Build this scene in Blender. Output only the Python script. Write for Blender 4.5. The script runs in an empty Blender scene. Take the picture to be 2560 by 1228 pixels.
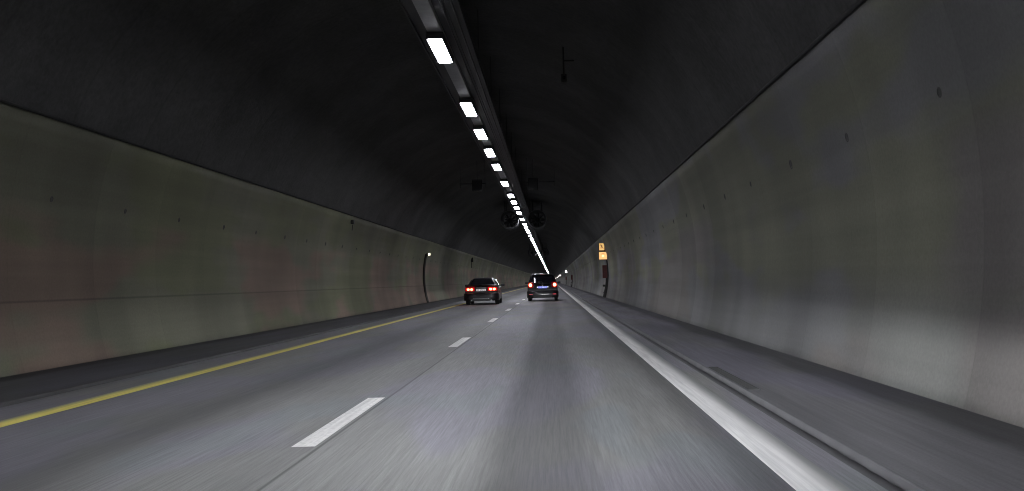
import bpy, bmesh, math, random
import numpy as np
from mathutils import Vector, Matrix
random.seed(7)
R = math.radians
sc = bpy.context.scene
COL = sc.collection

# ---------------------------------------------------------------- camera
HAZE = 0.0
H_CAM, FPX, ROLL = 1.2, 2500.0, 1.5
cd = bpy.data.cameras.new('camera')
cam = bpy.data.objects.new('camera', cd); COL.objects.link(cam)
cd.sensor_width = 36.0; cd.sensor_fit = 'HORIZONTAL'
cd.lens = FPX / 2560 * 36
cd.shift_x = -100 / 2560; cd.shift_y = 88 / 2560
cd.clip_start = 0.1; cd.clip_end = 4000
cam.location = (0, 0, H_CAM); cam.rotation_euler = (R(90), R(ROLL), 0)
sc.camera = cam

# ---------------------------------------------------------------- world (closed tunnel at night: next to nothing)
wd = bpy.data.worlds.new('World'); sc.world = wd; wd.use_nodes = True
wd.node_tree.nodes['Background'].inputs[0].default_value = (0.02, 0.025, 0.035, 1)
wd.node_tree.nodes['Background'].inputs[1].default_value = 0.05
sc.view_settings.view_transform = 'Standard'
try: sc.view_settings.look = 'None'
except Exception: pass
sc.view_settings.exposure = 0.0; sc.view_settings.gamma = 1.0
sc.render.use_motion_blur = False
sc.cycles.max_bounces = 6; sc.cycles.diffuse_bounces = 4; sc.cycles.glossy_bounces = 3
sc.cycles.use_denoising = True
sc.cycles.sample_clamp_indirect = 4.0
sc.cycles.filter_width = 1.05

# ---------------------------------------------------------------- headlights of the car that carries the camera
LOWBEAM = 10500.0
def low_beam(name, loc, power, parent=None, tilt=3.2, yaw=0.0, cut=0.012, size=125):
    """a dipped headlight: a spot whose own optics cut the beam just below the horizontal"""
    ld = bpy.data.lights.new(name, 'SPOT'); ld.energy = power; ld.spot_size = R(size); ld.spot_blend = 0.9
    ld.shadow_soft_size = 0.06; ld.color = (0.93, 0.96, 1.0)
    ld.use_nodes = True
    nt = ld.node_tree; N = nt.nodes; Lk = nt.links
    em = N['Emission']
    g = N.new('ShaderNodeNewGeometry'); s = N.new('ShaderNodeSeparateXYZ')
    Lk.new(g.outputs['Incoming'], s.inputs[0])
    mr = N.new('ShaderNodeMapRange'); mr.interpolation_type = 'SMOOTHSTEP'
    # Incoming points from the lamp towards the lit point
    mr.inputs['From Min'].default_value = 0.022; mr.inputs['From Max'].default_value = -0.03
    mr.inputs['To Min'].default_value = 0.008; mr.inputs['To Max'].default_value = 1.0
    Lk.new(s.outputs['Z'], mr.inputs['Value'])
    # less light straight down in front of the bumper, as lenses do
    m2 = N.new('ShaderNodeMapRange'); m2.interpolation_type = 'SMOOTHSTEP'
    m2.inputs['From Min'].default_value = -0.19; m2.inputs['From Max'].default_value = -0.005
    m2.inputs['To Min'].default_value = 0.045; m2.inputs['To Max'].default_value = 1.0
    Lk.new(s.outputs['Z'], m2.inputs['Value'])
    mu = N.new('ShaderNodeMath'); mu.operation = 'MULTIPLY'
    Lk.new(mr.outputs[0], mu.inputs[0]); Lk.new(m2.outputs[0], mu.inputs[1])
    # strongest straight ahead, weaker towards the sides
    m3 = N.new('ShaderNodeMapRange'); m3.interpolation_type = 'SMOOTHSTEP'
    m3.inputs['From Min'].default_value = 0.90; m3.inputs['From Max'].default_value = 0.997
    m3.inputs['To Min'].default_value = 0.17; m3.inputs['To Max'].default_value = 1.0
    ab = N.new('ShaderNodeMath'); ab.operation = 'ABSOLUTE'; Lk.new(s.outputs['Y'], ab.inputs[0]); Lk.new(ab.outputs[0], m3.inputs['Value'])
    m4 = N.new('ShaderNodeMath'); m4.operation = 'MULTIPLY'; Lk.new(mu.outputs[0], m4.inputs[0]); Lk.new(m3.outputs[0], m4.inputs[1])
    Lk.new(m4.outputs[0], em.inputs['Strength'])
    o = bpy.data.objects.new(name, ld); COL.objects.link(o)
    o.location = loc; o.rotation_euler = (R(90 - tilt), 0, R(yaw))
    if parent: o.parent = parent
    return o
low_beam('headlight_beam', (-0.95, 1.2, 0.68), LOWBEAM, yaw=0)
low_beam('headlight_beam', (0.45, 1.2, 0.68), LOWBEAM, yaw=-3)

# ---------------------------------------------------------------- material helpers
def mat(name):
    m = bpy.data.materials.new(name); m.use_nodes = True
    return m, m.node_tree.nodes, m.node_tree.links, m.node_tree.nodes['Principled BSDF']
def simple(name, col, rough=0.6, metal=0.0, coat=0.0, emis=None, es=0.0, spec=0.5, var=0.0, scale=8.0):
    m, N, L, P = mat(name)
    P.inputs['Base Color'].default_value = (*col, 1)
    P.inputs['Roughness'].default_value = rough; P.inputs['Metallic'].default_value = metal
    P.inputs['Coat Weight'].default_value = coat; P.inputs['Specular IOR Level'].default_value = spec
    P.inputs['Coat Roughness'].default_value = 0.06
    if emis:
        P.inputs['Emission Color'].default_value = (*emis, 1); P.inputs['Emission Strength'].default_value = es
    if var:
        tc = N.new('ShaderNodeTexCoord'); nz = N.new('ShaderNodeTexNoise'); nz.inputs['Scale'].default_value = scale
        nz.inputs['Detail'].default_value = 6
        L.new(tc.outputs['Object'], nz.inputs['Vector'])
        mr = N.new('ShaderNodeMapRange'); mr.inputs['To Min'].default_value = 1 - var; mr.inputs['To Max'].default_value = 1 + var
        L.new(nz.outputs['Fac'], mr.inputs['Value'])
        mx = N.new('ShaderNodeVectorMath'); mx.operation = 'SCALE'; mx.inputs[0].default_value = col
        L.new(mr.outputs[0], mx.inputs['Scale']); L.new(mx.outputs[0], P.inputs['Base Color'])
    return m
class G:
    """tiny node-graph writer"""
    def __init__(s, N, L): s.N, s.L = N, L
    def _in(s, sock, v):
        if hasattr(v, 'is_output') or hasattr(v, 'links'): s.L.new(v, sock)
        else: sock.default_value = v
    def math(s, op, a, b=0.0, c=0.0, clamp=False):
        n = s.N.new('ShaderNodeMath'); n.operation = op; n.use_clamp = clamp
        for i, v in enumerate((a, b, c)): s._in(n.inputs[i], v)
        return n.outputs[0]
    def comb(s, x, y, z):
        n = s.N.new('ShaderNodeCombineXYZ')
        for i, v in enumerate((x, y, z)): s._in(n.inputs[i], v)
        return n.outputs[0]
    def noise(s, vec, scale=1.0, detail=4.0, rough=0.55):
        n = s.N.new('ShaderNodeTexNoise'); s.L.new(vec, n.inputs['Vector'])
        n.inputs['Scale'].default_value = scale; n.inputs['Detail'].default_value = detail; n.inputs['Roughness'].default_value = rough
        return n.outputs['Fac']
    def white(s, v):
        n = s.N.new('ShaderNodeTexWhiteNoise'); n.noise_dimensions = '1D'; s.L.new(v, n.inputs['W']); return n.outputs['Value']
    def rng(s, v, a, b, c, d, smooth=True):
        n = s.N.new('ShaderNodeMapRange'); n.interpolation_type = 'SMOOTHSTEP' if smooth else 'LINEAR'
        s._in(n.inputs['Value'], v)
        for k, x in zip(('From Min', 'From Max', 'To Min', 'To Max'), (a, b, c, d)): n.inputs[k].default_value = x
        return n.outputs[0]
    def mix(s, f, a, b):
        n = s.N.new('ShaderNodeMix'); n.data_type = 'RGBA'
        s._in(n.inputs['Factor'], f); s._in(n.inputs['A'] if False else n.inputs[6], a); s._in(n.inputs[7], b)
        return n.outputs[2]
    def scale(s, col, f):
        n = s.N.new('ShaderNodeVectorMath'); n.operation = 'SCALE'; s._in(n.inputs[0], col); s._in(n.inputs['Scale'], f)
        return n.outputs[0]
    def ramp(s, v, pts):
        n = s.N.new('ShaderNodeValToRGB'); s.L.new(v, n.inputs[0]); cr = n.color_ramp; cr.interpolation = 'EASE'
        while len(cr.elements) < len(pts): cr.elements.new(0.5)
        for e, (p, g) in zip(cr.elements, pts): e.position = p; e.color = (g, g, g, 1)
        return n.outputs[0]
    def xyz(s):
        tc = s.N.new('ShaderNodeTexCoord'); q = s.N.new('ShaderNodeSeparateXYZ'); s.L.new(tc.outputs['Object'], q.inputs[0])
        return q.outputs[0], q.outputs[1], q.outputs[2], tc.outputs['Object']
    def bump(s, P, h, strength=0.3, dist=0.02):
        n = s.N.new('ShaderNodeBump'); n.inputs['Strength'].default_value = strength; n.inputs['Distance'].default_value = dist
        s.L.new(h, n.inputs['Height']); s.L.new(n.outputs[0], P.inputs['Normal'])

PANEL = 2.75
def wall_material(name, base, joint_z, seed, top_shade, green_z=-2.0):
    m, N, L, P = mat(name); g = G(N, L); x, y, z, obj = g.xyz()
    pi_ = g.math('FLOOR', g.math('DIVIDE', g.math('ADD', y, 1.1 + seed), PANEL))
    w = g.white(g.math('ADD', pi_, seed * 3.3))
    pv = g.rng(w, 0, 1, 0.90, 1.08, False)
    # long stains running down the panels
    st = g.noise(g.comb(g.math('MULTIPLY', y, 0.33), seed, g.math('MULTIPLY', z, 0.12)), 1.0, 3, 0.5)
    stv = g.rng(st, 0.30, 0.70, 0.82, 1.16)
    big = g.noise(g.comb(g.math('MULTIPLY', y, 0.10), seed + 5, g.math('MULTIPLY', z, 0.38)), 1.0, 3, 0.5)
    bigv = g.rng(big, 0.3, 0.7, 0.80, 1.16)
    # soot and spray film: horizontal washes
    wash = g.noise(g.comb(g.math('MULTIPLY', y, 0.05), seed + 9, g.math('MULTIPLY', z, 2.2)), 1.0, 4, 0.6)
    wv = g.rng(wash, 0.3, 0.7, 0.90, 1.08)
    fine = g.noise(obj, 26.0, 5, 0.7); fv = g.rng(fine, 0.25, 0.75, 0.90, 1.10)
    k = g.math('MULTIPLY', g.math('MULTIPLY', pv, stv), g.math('MULTIPLY', bigv, g.math('MULTIPLY', wv, fv)))
    # panel joints
    fr = g.math('FRACT', g.math('DIVIDE', g.math('ADD', y, 1.1 + seed), PANEL))
    d = g.math('MULTIPLY', g.math('MINIMUM', fr, g.math('SUBTRACT', 1.0, fr)), PANEL)
    jv = g.rng(d, 0.0, 0.03, 0.93, 1.0)
    jz = g.math('ABSOLUTE', g.math('SUBTRACT', z, joint_z))
    jh = g.rng(jz, 0.004, 0.03, 0.66, 1.0)
    # weathered lower edge; shade towards the top edge painted into the colour
    up = g.rng(z, top_shade[0], top_shade[1], 1.0, top_shade[2])
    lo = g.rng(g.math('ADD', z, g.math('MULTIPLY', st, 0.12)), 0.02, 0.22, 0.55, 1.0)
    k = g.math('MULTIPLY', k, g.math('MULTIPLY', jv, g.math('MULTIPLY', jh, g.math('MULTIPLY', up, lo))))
    # hue patches: algae green, rusty brown and plain concrete grey
    h1 = g.noise(g.comb(g.math('MULTIPLY', y, 0.17), seed + 2, g.math('MULTIPLY', z, 0.55)), 1.0, 3, 0.55)
    h2 = g.noise(g.comb(g.math('MULTIPLY', y, 0.13), seed + 21, g.math('MULTIPLY', z, 0.45)), 1.0, 3, 0.55)
    c = g.mix(g.math('MULTIPLY', g.rng(h1, 0.46, 0.54, 0, 1), g.rng(z, green_z - .5, green_z + .3, .25, 1)), base['grey'], base['green'])
    low = g.rng(z, 2.75, 2.2, 0, 1)
    c = g.mix(g.math('MULTIPLY', g.rng(h2, 0.47, 0.55, 0, 1), low), c, base['brown'])
    c = g.scale(c, k)
    L.new(c, P.inputs['Base Color'])
    P.inputs['Roughness'].default_value = 0.78; P.inputs['Specular IOR Level'].default_value = 0.3
    hgt = g.math('ADD', g.math('MULTIPLY', fine, 0.15), g.math('ADD', jv, jh))
    g.bump(P, hgt, 0.12, 0.004)
    return m

def ceiling_material():
    m, N, L, P = mat('dark_vault_concrete'); g = G(N, L); x, y, z, obj = g.xyz()
    pi_ = g.math('FLOOR', g.math('DIVIDE', g.math('ADD', y, 0.4), PANEL))
    pv = g.rng(g.white(pi_), 0, 1, 0.91, 1.09, False)
    blot = g.noise(g.comb(g.math('MULTIPLY', x, 0.5), g.math('MULTIPLY', y, 0.35), g.math('MULTIPLY', z, 0.5)), 1.0, 6, 0.65)
    bv = g.rng(blot, 0.3, 0.7, 0.8, 1.2)
    fine = g.noise(obj, 9.0, 6, 0.7); fv = g.rng(fine, 0.25, 0.75, 0.80, 1.2)
    fr = g.math('FRACT', g.math('DIVIDE', g.math('ADD', y, 0.4), PANEL))
    d = g.math('MULTIPLY', g.math('MINIMUM', fr, g.math('SUBTRACT', 1.0, fr)), PANEL)
    jv = g.rng(d, 0.0, 0.07, 0.86, 1.0)
    k = g.math('MULTIPLY', g.math('MULTIPLY', pv, bv), g.math('MULTIPLY', fv, jv))
    L.new(g.scale((0.064, 0.064, 0.063), k), P.inputs['Base Color'])
    P.inputs['Roughness'].default_value = 0.9; P.inputs['Specular IOR Level'].default_value = 0.2
    g.bump(P, g.math('ADD', g.math('MULTIPLY', fine, 0.6), jv), 0.6, 0.03)
    return m

def asphalt_material():
    m, N, L, P = mat('worn_asphalt'); g = G(N, L); x, y, z, obj = g.xyz()
    wob = g.math('MULTIPLY', g.math('SUBTRACT', g.noise(g.comb(0.0, g.math('MULTIPLY', y, 0.06), 3.0), 1.0, 2), 0.5), 0.35)
    xs = g.math('ADD', x, wob)
    t = g.math('DIVIDE', g.math('ADD', xs, 6.1), 8.1)          # -6.1 .. 2.0
    def X(v): return (v + 6.1) / 8.1
    tracks = g.ramp(t, [(X(-5.93), .48), (X(-5.80), .62), (X(-5.42), .60), (X(-4.9), .68), (X(-4.4), .72), (X(-3.95), .62), (X(-3.5), .42),
                        (X(-3.05), .60), (X(-2.6), .82), (X(-2.2), .90), (X(-1.84), .78), (X(-1.76), .93), (X(-1.1), .98), (X(-0.65), .93),
                        (X(-0.32), .42), (X(0.08), .46), (X(0.42), .82), (X(0.95), .78), (X(1.25), .44), (X(1.62), .88), (X(1.82), .90)])
    s1 = g.noise(g.comb(g.math('MULTIPLY', x, 52.0), g.math('MULTIPLY', y, 0.9), 0.0), 1.0, 5, 0.75)
    s2 = g.noise(g.comb(g.math('MULTIPLY', x, 7.0), g.math('MULTIPLY', y, 0.10), 4.0), 1.0, 4, 0.6)
    s3 = g.noise(g.comb(g.math('MULTIPLY', x, 0.8), g.math('MULTIPLY', y, 0.12), 8.0), 1.0, 3, 0.5)
    agg = g.noise(obj, 110.0, 3, 0.7)
    k = g.math('MULTIPLY', tracks, g.math('MULTIPLY', g.rng(s1, .28, .72, .80, 1.20), g.rng(s2, .3, .7, .90, 1.10)))
    k = g.math('MULTIPLY', k, g.math('MULTIPLY', g.rng(s3, .3, .7, .88, 1.12), g.rng(agg, .3, .7, .88, 1.12)))
    # paving seam between the lanes
    sd = g.math('ABSOLUTE', g.math('ADD', x, 1.775))
    k = g.math('MULTIPLY', k, g.rng(sd, 0.004, 0.022, 0.5, 1.0))
    hue = g.noise(g.comb(g.math('MULTIPLY', x, 0.7), g.math('MULTIPLY', y, 0.22), 12.0), 1.0, 2, 0.5)
    hu2 = g.noise(g.comb(g.math('MULTIPLY', x, 0.9), g.math('MULTIPLY', y, 0.25), 31.0), 1.0, 2, 0.5)
    c = g.mix(g.rng(hue, .44, .54, 0, 1), (0.252, 0.252, 0.242, 1), (0.252, 0.246, 0.272, 1))
    c = g.mix(g.rng(hu2, .56, .64, 0, .8), c, (0.236, 0.252, 0.258, 1))
    L.new(g.scale(c, k), P.inputs['Base Color'])
    L.new(g.rng(s2, .3, .7, .62, .78), P.inputs['Roughness'])
    P.inputs['Specular IOR Level'].default_value = 0.35
    g.bump(P, g.math('ADD', g.math('MULTIPLY', s1, .5), agg), 0.25, 0.004)
    return m

def pavement_material(name, col, dirt_x, side):
    m, N, L, P = mat(name); g = G(N, L); x, y, z, obj = g.xyz()
    s1 = g.noise(g.comb(g.math('MULTIPLY', x, 16.0), g.math('MULTIPLY', y, 0.35), 0.0), 1.0, 5, 0.7)
    s2 = g.noise(g.comb(g.math('MULTIPLY', x, 1.5), g.math('MULTIPLY', y, 0.16), 7.0), 1.0, 3, 0.5)
    agg = g.noise(obj, 60.0, 4, 0.7)
    k = g.math('MULTIPLY', g.math('MULTIPLY', g.rng(s1, .3, .7, .88, 1.12), g.rng(s2, .3, .7, .82, 1.16)), g.rng(agg, .3, .7, .9, 1.1))
    edge = g.math('ADD', x, g.math('MULTIPLY', g.math('SUBTRACT', g.noise(g.comb(0.0, g.math('MULTIPLY', y, 0.3), 1.0), 1.0, 4), 0.5), 0.45))
    a, b = (dirt_x - 0.16, dirt_x + 0.12) if side > 0 else (dirt_x + 0.16, dirt_x - 0.12)
    k = g.math('MULTIPLY', k, g.rng(edge, a, b, 1.0, 0.42))
    hue = g.noise(g.comb(g.math('MULTIPLY', x, 0.7), g.math('MULTIPLY', y, 0.22), 2.0), 1.0, 2, 0.5)
    c = g.mix(g.rng(hue, .45, .55, 0, 1), (*col, 1), (col[0] * 1.0, col[1] * 0.98, col[2] * 1.10, 1))
    L.new(g.scale(c, k), P.inputs['Base Color'])
    P.inputs['Roughness'].default_value = 0.75; P.inputs['Specular IOR Level'].default_value = 0.3
    g.bump(P, g.math('ADD', s1, agg), 0.3, 0.006)
    return m

def paint_material(name, col, x0, x1, worn_side):
    """road paint, worn thin towards one edge"""
    m, N, L, P = mat(name); g = G(N, L); x, y, z, obj = g.xyz()
    s1 = g.noise(g.comb(g.math('MULTIPLY', x, 30.0), g.math('MULTIPLY', y, 0.5), 0.0), 1.0, 5, 0.7)
    s2 = g.noise(g.comb(g.math('MULTIPLY', x, 4.0), g.math('MULTIPLY', y, 0.25), 5.0), 1.0, 4, 0.6)
    k = g.math('MULTIPLY', g.rng(s1, .3, .7, .86, 1.1), g.rng(s2, .3, .7, .85, 1.1))
    if worn_side:
        e = g.math('ADD', x, g.math('MULTIPLY', g.math('SUBTRACT', s1, 0.5), 0.10))
        a, b = (x0, x1) if worn_side > 0 else (x1, x0)
        f = g.rng(e, a + (b - a) * 0.45, b, 0, 0.85)
        c = g.mix(f, (*col, 1), (0.14, 0.14, 0.135, 1))
    else:
        c = g.mix(g.rng(g.noise(obj, 22.0, 5, .7), .50, .72, 0, .55), (*col, 1), (0.24, 0.24, 0.24, 1))
    L.new(g.scale(c, k), P.inputs['Base Color']); P.inputs['Roughness'].default_value = 0.6
    return m

M = {}
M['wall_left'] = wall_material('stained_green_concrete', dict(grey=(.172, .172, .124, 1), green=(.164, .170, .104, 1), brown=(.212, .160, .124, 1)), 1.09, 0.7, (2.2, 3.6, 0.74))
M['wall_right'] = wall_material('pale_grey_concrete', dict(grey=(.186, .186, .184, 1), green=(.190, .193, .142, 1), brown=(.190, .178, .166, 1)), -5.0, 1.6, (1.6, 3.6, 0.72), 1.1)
M['ceiling'] = ceiling_material()
M['asphalt'] = asphalt_material()
M['pave_r'] = pavement_material('grey_footway_concrete', (.160, .158, .165), 2.98, 1)
M['pave_l'] = pavement_material('sooty_verge_asphalt', (.060, .060, .061), -7.45, -1)
M['kerb'] = simple('kerb_concrete', (.105, .104, .108), .8, var=.25, scale=3)
M['white_paint'] = paint_material('white_edge_paint', (.88, .87, .85), 1.32, 1.62, 1)
M['dash_paint'] = paint_material('white_lane_paint', (.80, .79, .76), 0, 1, 0)
M['yellow_paint'] = paint_material('yellow_edge_paint', (.78, .68, .17), -5.29, -5.02, -1)
M['black'] = simple('black_rubber', (.012, .012, .012), .8)
M['plug'] = simple('dark_plug_hole', (.055, .055, .053), .9)
M['galv'] = simple('galvanised_steel', (.34, .34, .34), .7, .1, var=.25, scale=5)
M['darksteel'] = simple('dark_steel', (.035, .035, .037), .6, .3, var=.3, scale=6)
M['sooty'] = simple('sooty_steel', (.055, .055, .055), .9, spec=.1)
M['cable'] = simple('grey_cable_sheath', (.07, .068, .066), .7)
M['led'] = simple('lit_diffuser', (.8, .8, .8), .5, emis=(.90, .91, 1.0), es=60.0)
M['amber'] = simple('lit_amber_panel', (.5, .4, .2), .5, emis=(1.0, .58, .20), es=.85)
M['amber2'] = simple('bright_amber_panel', (.5, .4, .2), .5, emis=(1.0, .58, .22), es=1.0)
M['amber_bulb'] = simple('hot_amber_lamp', (.5, .4, .2), .5, emis=(1.0, .78, .42), es=1.7)
M['farlit'] = simple('lit_white_panel', (.8, .8, .8), .5, emis=(1.0, .86, .86), es=3.0)
M['warmlamp'] = simple('lit_warm_lens', (.8, .8, .7), .5, emis=(1.0, .93, .72), es=1.6)
M['sign_ink'] = simple('dark_sign_print', (.03, .012, .005), .7)
M['cabinet'] = simple('dull_red_enamel', (.115, .028, .026), .5, var=.2)
M['post'] = simple('dark_duct_plastic', (.030, .028, .026), .65)
M['fan'] = simple('sooty_fan_casing', (.045, .045, .047), .75, .2, var=.3)
M['fan_rim'] = simple('worn_fan_rim', (.14, .14, .15), .5, .6)

# ---------------------------------------------------------------- mesh helpers
def link(name, me, m=None, parent=None, smooth=False, loc=None, rot=None):
    o = bpy.data.objects.new(name, me); COL.objects.link(o)
    if m is not None: me.materials.append(m)
    if smooth:
        for p in me.polygons: p.use_smooth = True
    if parent: o.parent = parent
    if loc: o.location = loc
    if rot: o.rotation_euler = rot
    return o
def obj(name, bm, m, parent=None, smooth=False, loc=None, rot=None):
    bmesh.ops.recalc_face_normals(bm, faces=bm.faces)
    me = bpy.data.meshes.new(name); bm.to_mesh(me); bm.free()
    return link(name, me, m, parent, smooth, loc, rot)
def tag(o, label=None, cat=None, group=None, kind=None):
    if label: o['label'] = label
    if cat: o['category'] = cat
    if group: o['group'] = group
    if kind: o['kind'] = kind
    return o
def thing(name, label, cat, loc=(0, 0, 0), rz=0.0, group=None):
    o = bpy.data.objects.new(name, None); COL.objects.link(o); o.empty_display_size = .2
    o.location = loc; o.rotation_euler = (0, 0, rz)
    return tag(o, label, cat, group)
def box(bm, x0, x1, y0, y1, z0, z1, bev=0.0):
    vs = [bm.verts.new((x, y, z)) for x in (x0, x1) for y in (y0, y1) for z in (z0, z1)]
    fs = [bm.faces.new([vs[i] for i in f]) for f in ((0, 1, 3, 2), (4, 6, 7, 5), (0, 4, 5, 1), (2, 3, 7, 6), (0, 2, 6, 4), (1, 5, 7, 3))]
    if bev:
        es = list({e for f in fs for e in f.edges})
        bmesh.ops.bevel(bm, geom=es, offset=bev, segments=2, profile=.5, affect='EDGES')
    return bm
def bx(x0, x1, y0, y1, z0, z1, bev=0.0): return box(bmesh.new(), x0, x1, y0, y1, z0, z1, bev)
def tube(bm, pts, r, n=8, caps=True):
    pts = [Vector(p) for p in pts]; rings = []
    for i, p in enumerate(pts):
        t = (pts[min(i + 1, len(pts) - 1)] - pts[max(i - 1, 0)]).normalized()
        a = t.cross(Vector((0, 0, 1)) if abs(t.z) < .9 else Vector((1, 0, 0))).normalized(); b = t.cross(a)
        rr = r[i] if isinstance(r, (list, tuple)) else r
        rings.append([bm.verts.new(p + rr * (math.cos(k * 2 * math.pi / n) * a + math.sin(k * 2 * math.pi / n) * b)) for k in range(n)])
    for q, w in zip(rings, rings[1:]):
        for k in range(n): bm.faces.new((q[k], q[(k + 1) % n], w[(k + 1) % n], w[k]))
    if caps: bm.faces.new(rings[0][::-1]); bm.faces.new(rings[-1])
    return bm
def lathe_y(bm, prof, n=32, cx=0, cz=0, close=False):
    """prof: (radius, y) pairs revolved about the y axis"""
    rings = [[bm.verts.new((cx + r * math.cos(2 * math.pi * k / n), y, cz + r * math.sin(2 * math.pi * k / n))) for k in range(n)] for r, y in prof]
    pr = list(zip(rings, rings[1:])) + ([(rings[-1], rings[0])] if close else [])
    for q, w in pr:
        for k in range(n): bm.faces.new((q[k], q[(k + 1) % n], w[(k + 1) % n], w[k]))
    return bm
def lathe_x(bm, prof, n=28, cy=0, cz=0, caps=True):
    rings = [[bm.verts.new((x, cy + r * math.cos(2 * math.pi * k / n), cz + r * math.sin(2 * math.pi * k / n))) for k in range(n)] for r, x in prof]
    for q, w in zip(rings, rings[1:]):
        for k in range(n): bm.faces.new((q[k], q[(k + 1) % n], w[(k + 1) % n], w[k]))
    if caps: bm.faces.new(rings[0][::-1]); bm.faces.new(rings[-1])
    return bm
def strip(name, prof, y0, y1, m, ny=40, parent=None, smooth=True):
    """sweep an (x, z) profile along y"""
    bm = bmesh.new(); ys = np.linspace(0, 1, ny + 1) ** 1.6 * (y1 - y0) + y0
    rows = [[bm.verts.new((x, y, z)) for x, z in prof] for y in ys]
    for a, b in zip(rows, rows[1:]):
        for k in range(len(prof) - 1): bm.faces.new((a[k], a[k + 1], b[k + 1], b[k]))
    return obj(name, bm, m, parent, smooth)
def text_mesh(s, size, name='lettering'):
    cu = bpy.data.curves.new(name, 'FONT'); cu.body = s; cu.size = size; cu.align_x = 'CENTER'; cu.align_y = 'CENTER'
    cu.extrude = 0.0015; cu.offset = size * 0.015
    t = bpy.data.objects.new(name, cu); COL.objects.link(t)
    dg = bpy.context.evaluated_depsgraph_get(); dg.update()
    me = bpy.data.meshes.new_from_object(t.evaluated_get(dg)); bpy.data.objects.remove(t)
    me.name = name; me.materials.clear()
    return me

def slab_early(pts, y0, y1):
    bm = bmesh.new(); f = bm.faces.new([bm.verts.new((x, y0, z)) for x, z in pts])
    r = bmesh.ops.extrude_face_region(bm, geom=[f]); bmesh.ops.translate(bm, verts=[v for v in r['geom'] if isinstance(v, bmesh.types.BMVert)], vec=(0, y1 - y0, 0))
    return bm

# ---------------------------------------------------------------- tunnel shell
CX, CR, CZ = -2.20, 5.80, 1.60
Y0, Y1 = -60.0, 1350.0
Z_SEAM = 3.87
def arc(side, z, dr=0.0):
    r = CR + dr
    return CX + side * math.sqrt(max(r * r - (z - CZ) ** 2, 0))
def wall(side, m, label):
    zs = np.linspace(-0.02, Z_SEAM, 20)
    prof = [(arc(side, z), float(z)) for z in zs] + [(arc(side, Z_SEAM, .13), Z_SEAM + .012)]
    w = strip('tunnel_wall', prof, Y0, Y1, m, 60)
    tag(w, label, 'wall')
    # black sealing profile along the top edge
    c = (arc(side, Z_SEAM) - side * .012, Z_SEAM + .012)
    pr = [(c[0] + .026 * math.cos(a), c[1] + .026 * math.sin(a)) for a in np.linspace(0, 2 * math.pi, 9)]
    strip('edge_seal', pr, Y0, Y1, M['black'], 40, w)
    # round lifting plugs, one on each panel
    z = 2.78 if side > 0 else 2.70
    x = arc(side, z); nrm = Vector((x - CX, 0, z - CZ)).normalized()
    bm = bmesh.new(); lathe_y(bm, [(.060, 0), (.060, .006), (.045, .010), (.04, .004), (.0, .004)], 18)
    bmesh.ops.remove_doubles(bm, verts=bm.verts, dist=1e-5)
    first = None
    rotq = Vector((0, 1, 0)).rotation_difference(-nrm)
    y = 6.2 if side > 0 else 7.6
    for i in range(72):
        if first is None: o = first = obj('lifting_plug', bm, M['plug'], w)
        else: o = first.copy(); COL.objects.link(o); o.parent = w
        o.rotation_mode = 'QUATERNION'; o.rotation_quaternion = rotq
        s = random.uniform(.8, 1.25)
        o.scale = (s, 1, s); o.location = Vector((x, y + i * PANEL + random.uniform(-.1, .1), z)) + nrm * .003
    return w
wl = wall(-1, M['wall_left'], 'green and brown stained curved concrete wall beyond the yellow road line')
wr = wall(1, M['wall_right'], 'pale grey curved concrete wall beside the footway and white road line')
a0 = math.asin((Z_SEAM - .12 - CZ) / (CR + .13))
prof = [(CX + (CR + .13) * math.cos(a), CZ + (CR + .13) * math.sin(a)) for a in np.linspace(a0, math.pi - a0, 48)]
tag(strip('ceiling', prof, Y0, Y1, M['ceiling'], 60), kind='structure')
for yy, nm in ((Y0, 'tunnel_end'), (Y1, 'tunnel_end')):
    bm = bmesh.new(); bm.faces.new([bm.verts.new((CX + 6.2 * math.cos(a), yy, CZ + 6.2 * math.sin(a))) for a in np.linspace(0, 2 * math.pi, 48, endpoint=False)])
    tag(obj(nm, bm, M['ceiling']), kind='structure')

# ---------------------------------------------------------------- road, kerbs, verges
road = tag(strip('road', [(-5.93, 0), (1.816, 0)], Y0, Y1, M['asphalt'], 60), kind='structure')
tag(strip('kerb', [(1.815, -.002), (1.885, .006), (1.895, -.03), (1.935, -.03), (1.944, .026), (1.947, .0335), (1.965, .0335)], Y0, Y1, M['kerb'], 50), kind='structure')
tag(strip('footway', [(1.944, .030), (3.46, .045)], Y0, Y1, M['pave_r'], 50), kind='structure')
tag(strip('kerb', [(-6.03, -.02), (-6.03, .02), (-6.015, .045), (-5.94, .045), (-5.92, .03), (-5.92, -.05)], Y0, Y1, simple('dirty_kerb', (.040, .040, .040), .8, var=.3, scale=2), 50), kind='structure')
tag(strip('verge', [(-7.9, .045), (-6.029, .018)], Y0, Y1, M['pave_l'], 50), kind='structure')
strip('edge_line', [(1.32, .004), (1.62, .004)], Y0, Y1, M['white_paint'], 50, road)['label'] = 'white edge line worn thin on its outer side'
strip('edge_line', [(-5.29, .004), (-5.02, .004)], Y0, Y1, M['yellow_paint'], 50, road)['label'] = 'yellow edge line'
bm = bmesh.new(); random.seed(3)
bm.faces.new([bm.verts.new(p) for p in ((-1.99, 0, .004), (-1.81, 0, .004), (-1.81, 3.15, .004), (-1.99, 3.15, .004))])
dash = None
for i in range(-2, 76):
    if dash is None: d = dash = obj('lane_dash', bm, M['dash_paint'], road)
    else: d = dash.copy(); COL.objects.link(d); d.parent = road
    d.location = (0, 7.5 + 11.3 * i, 0)

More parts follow.
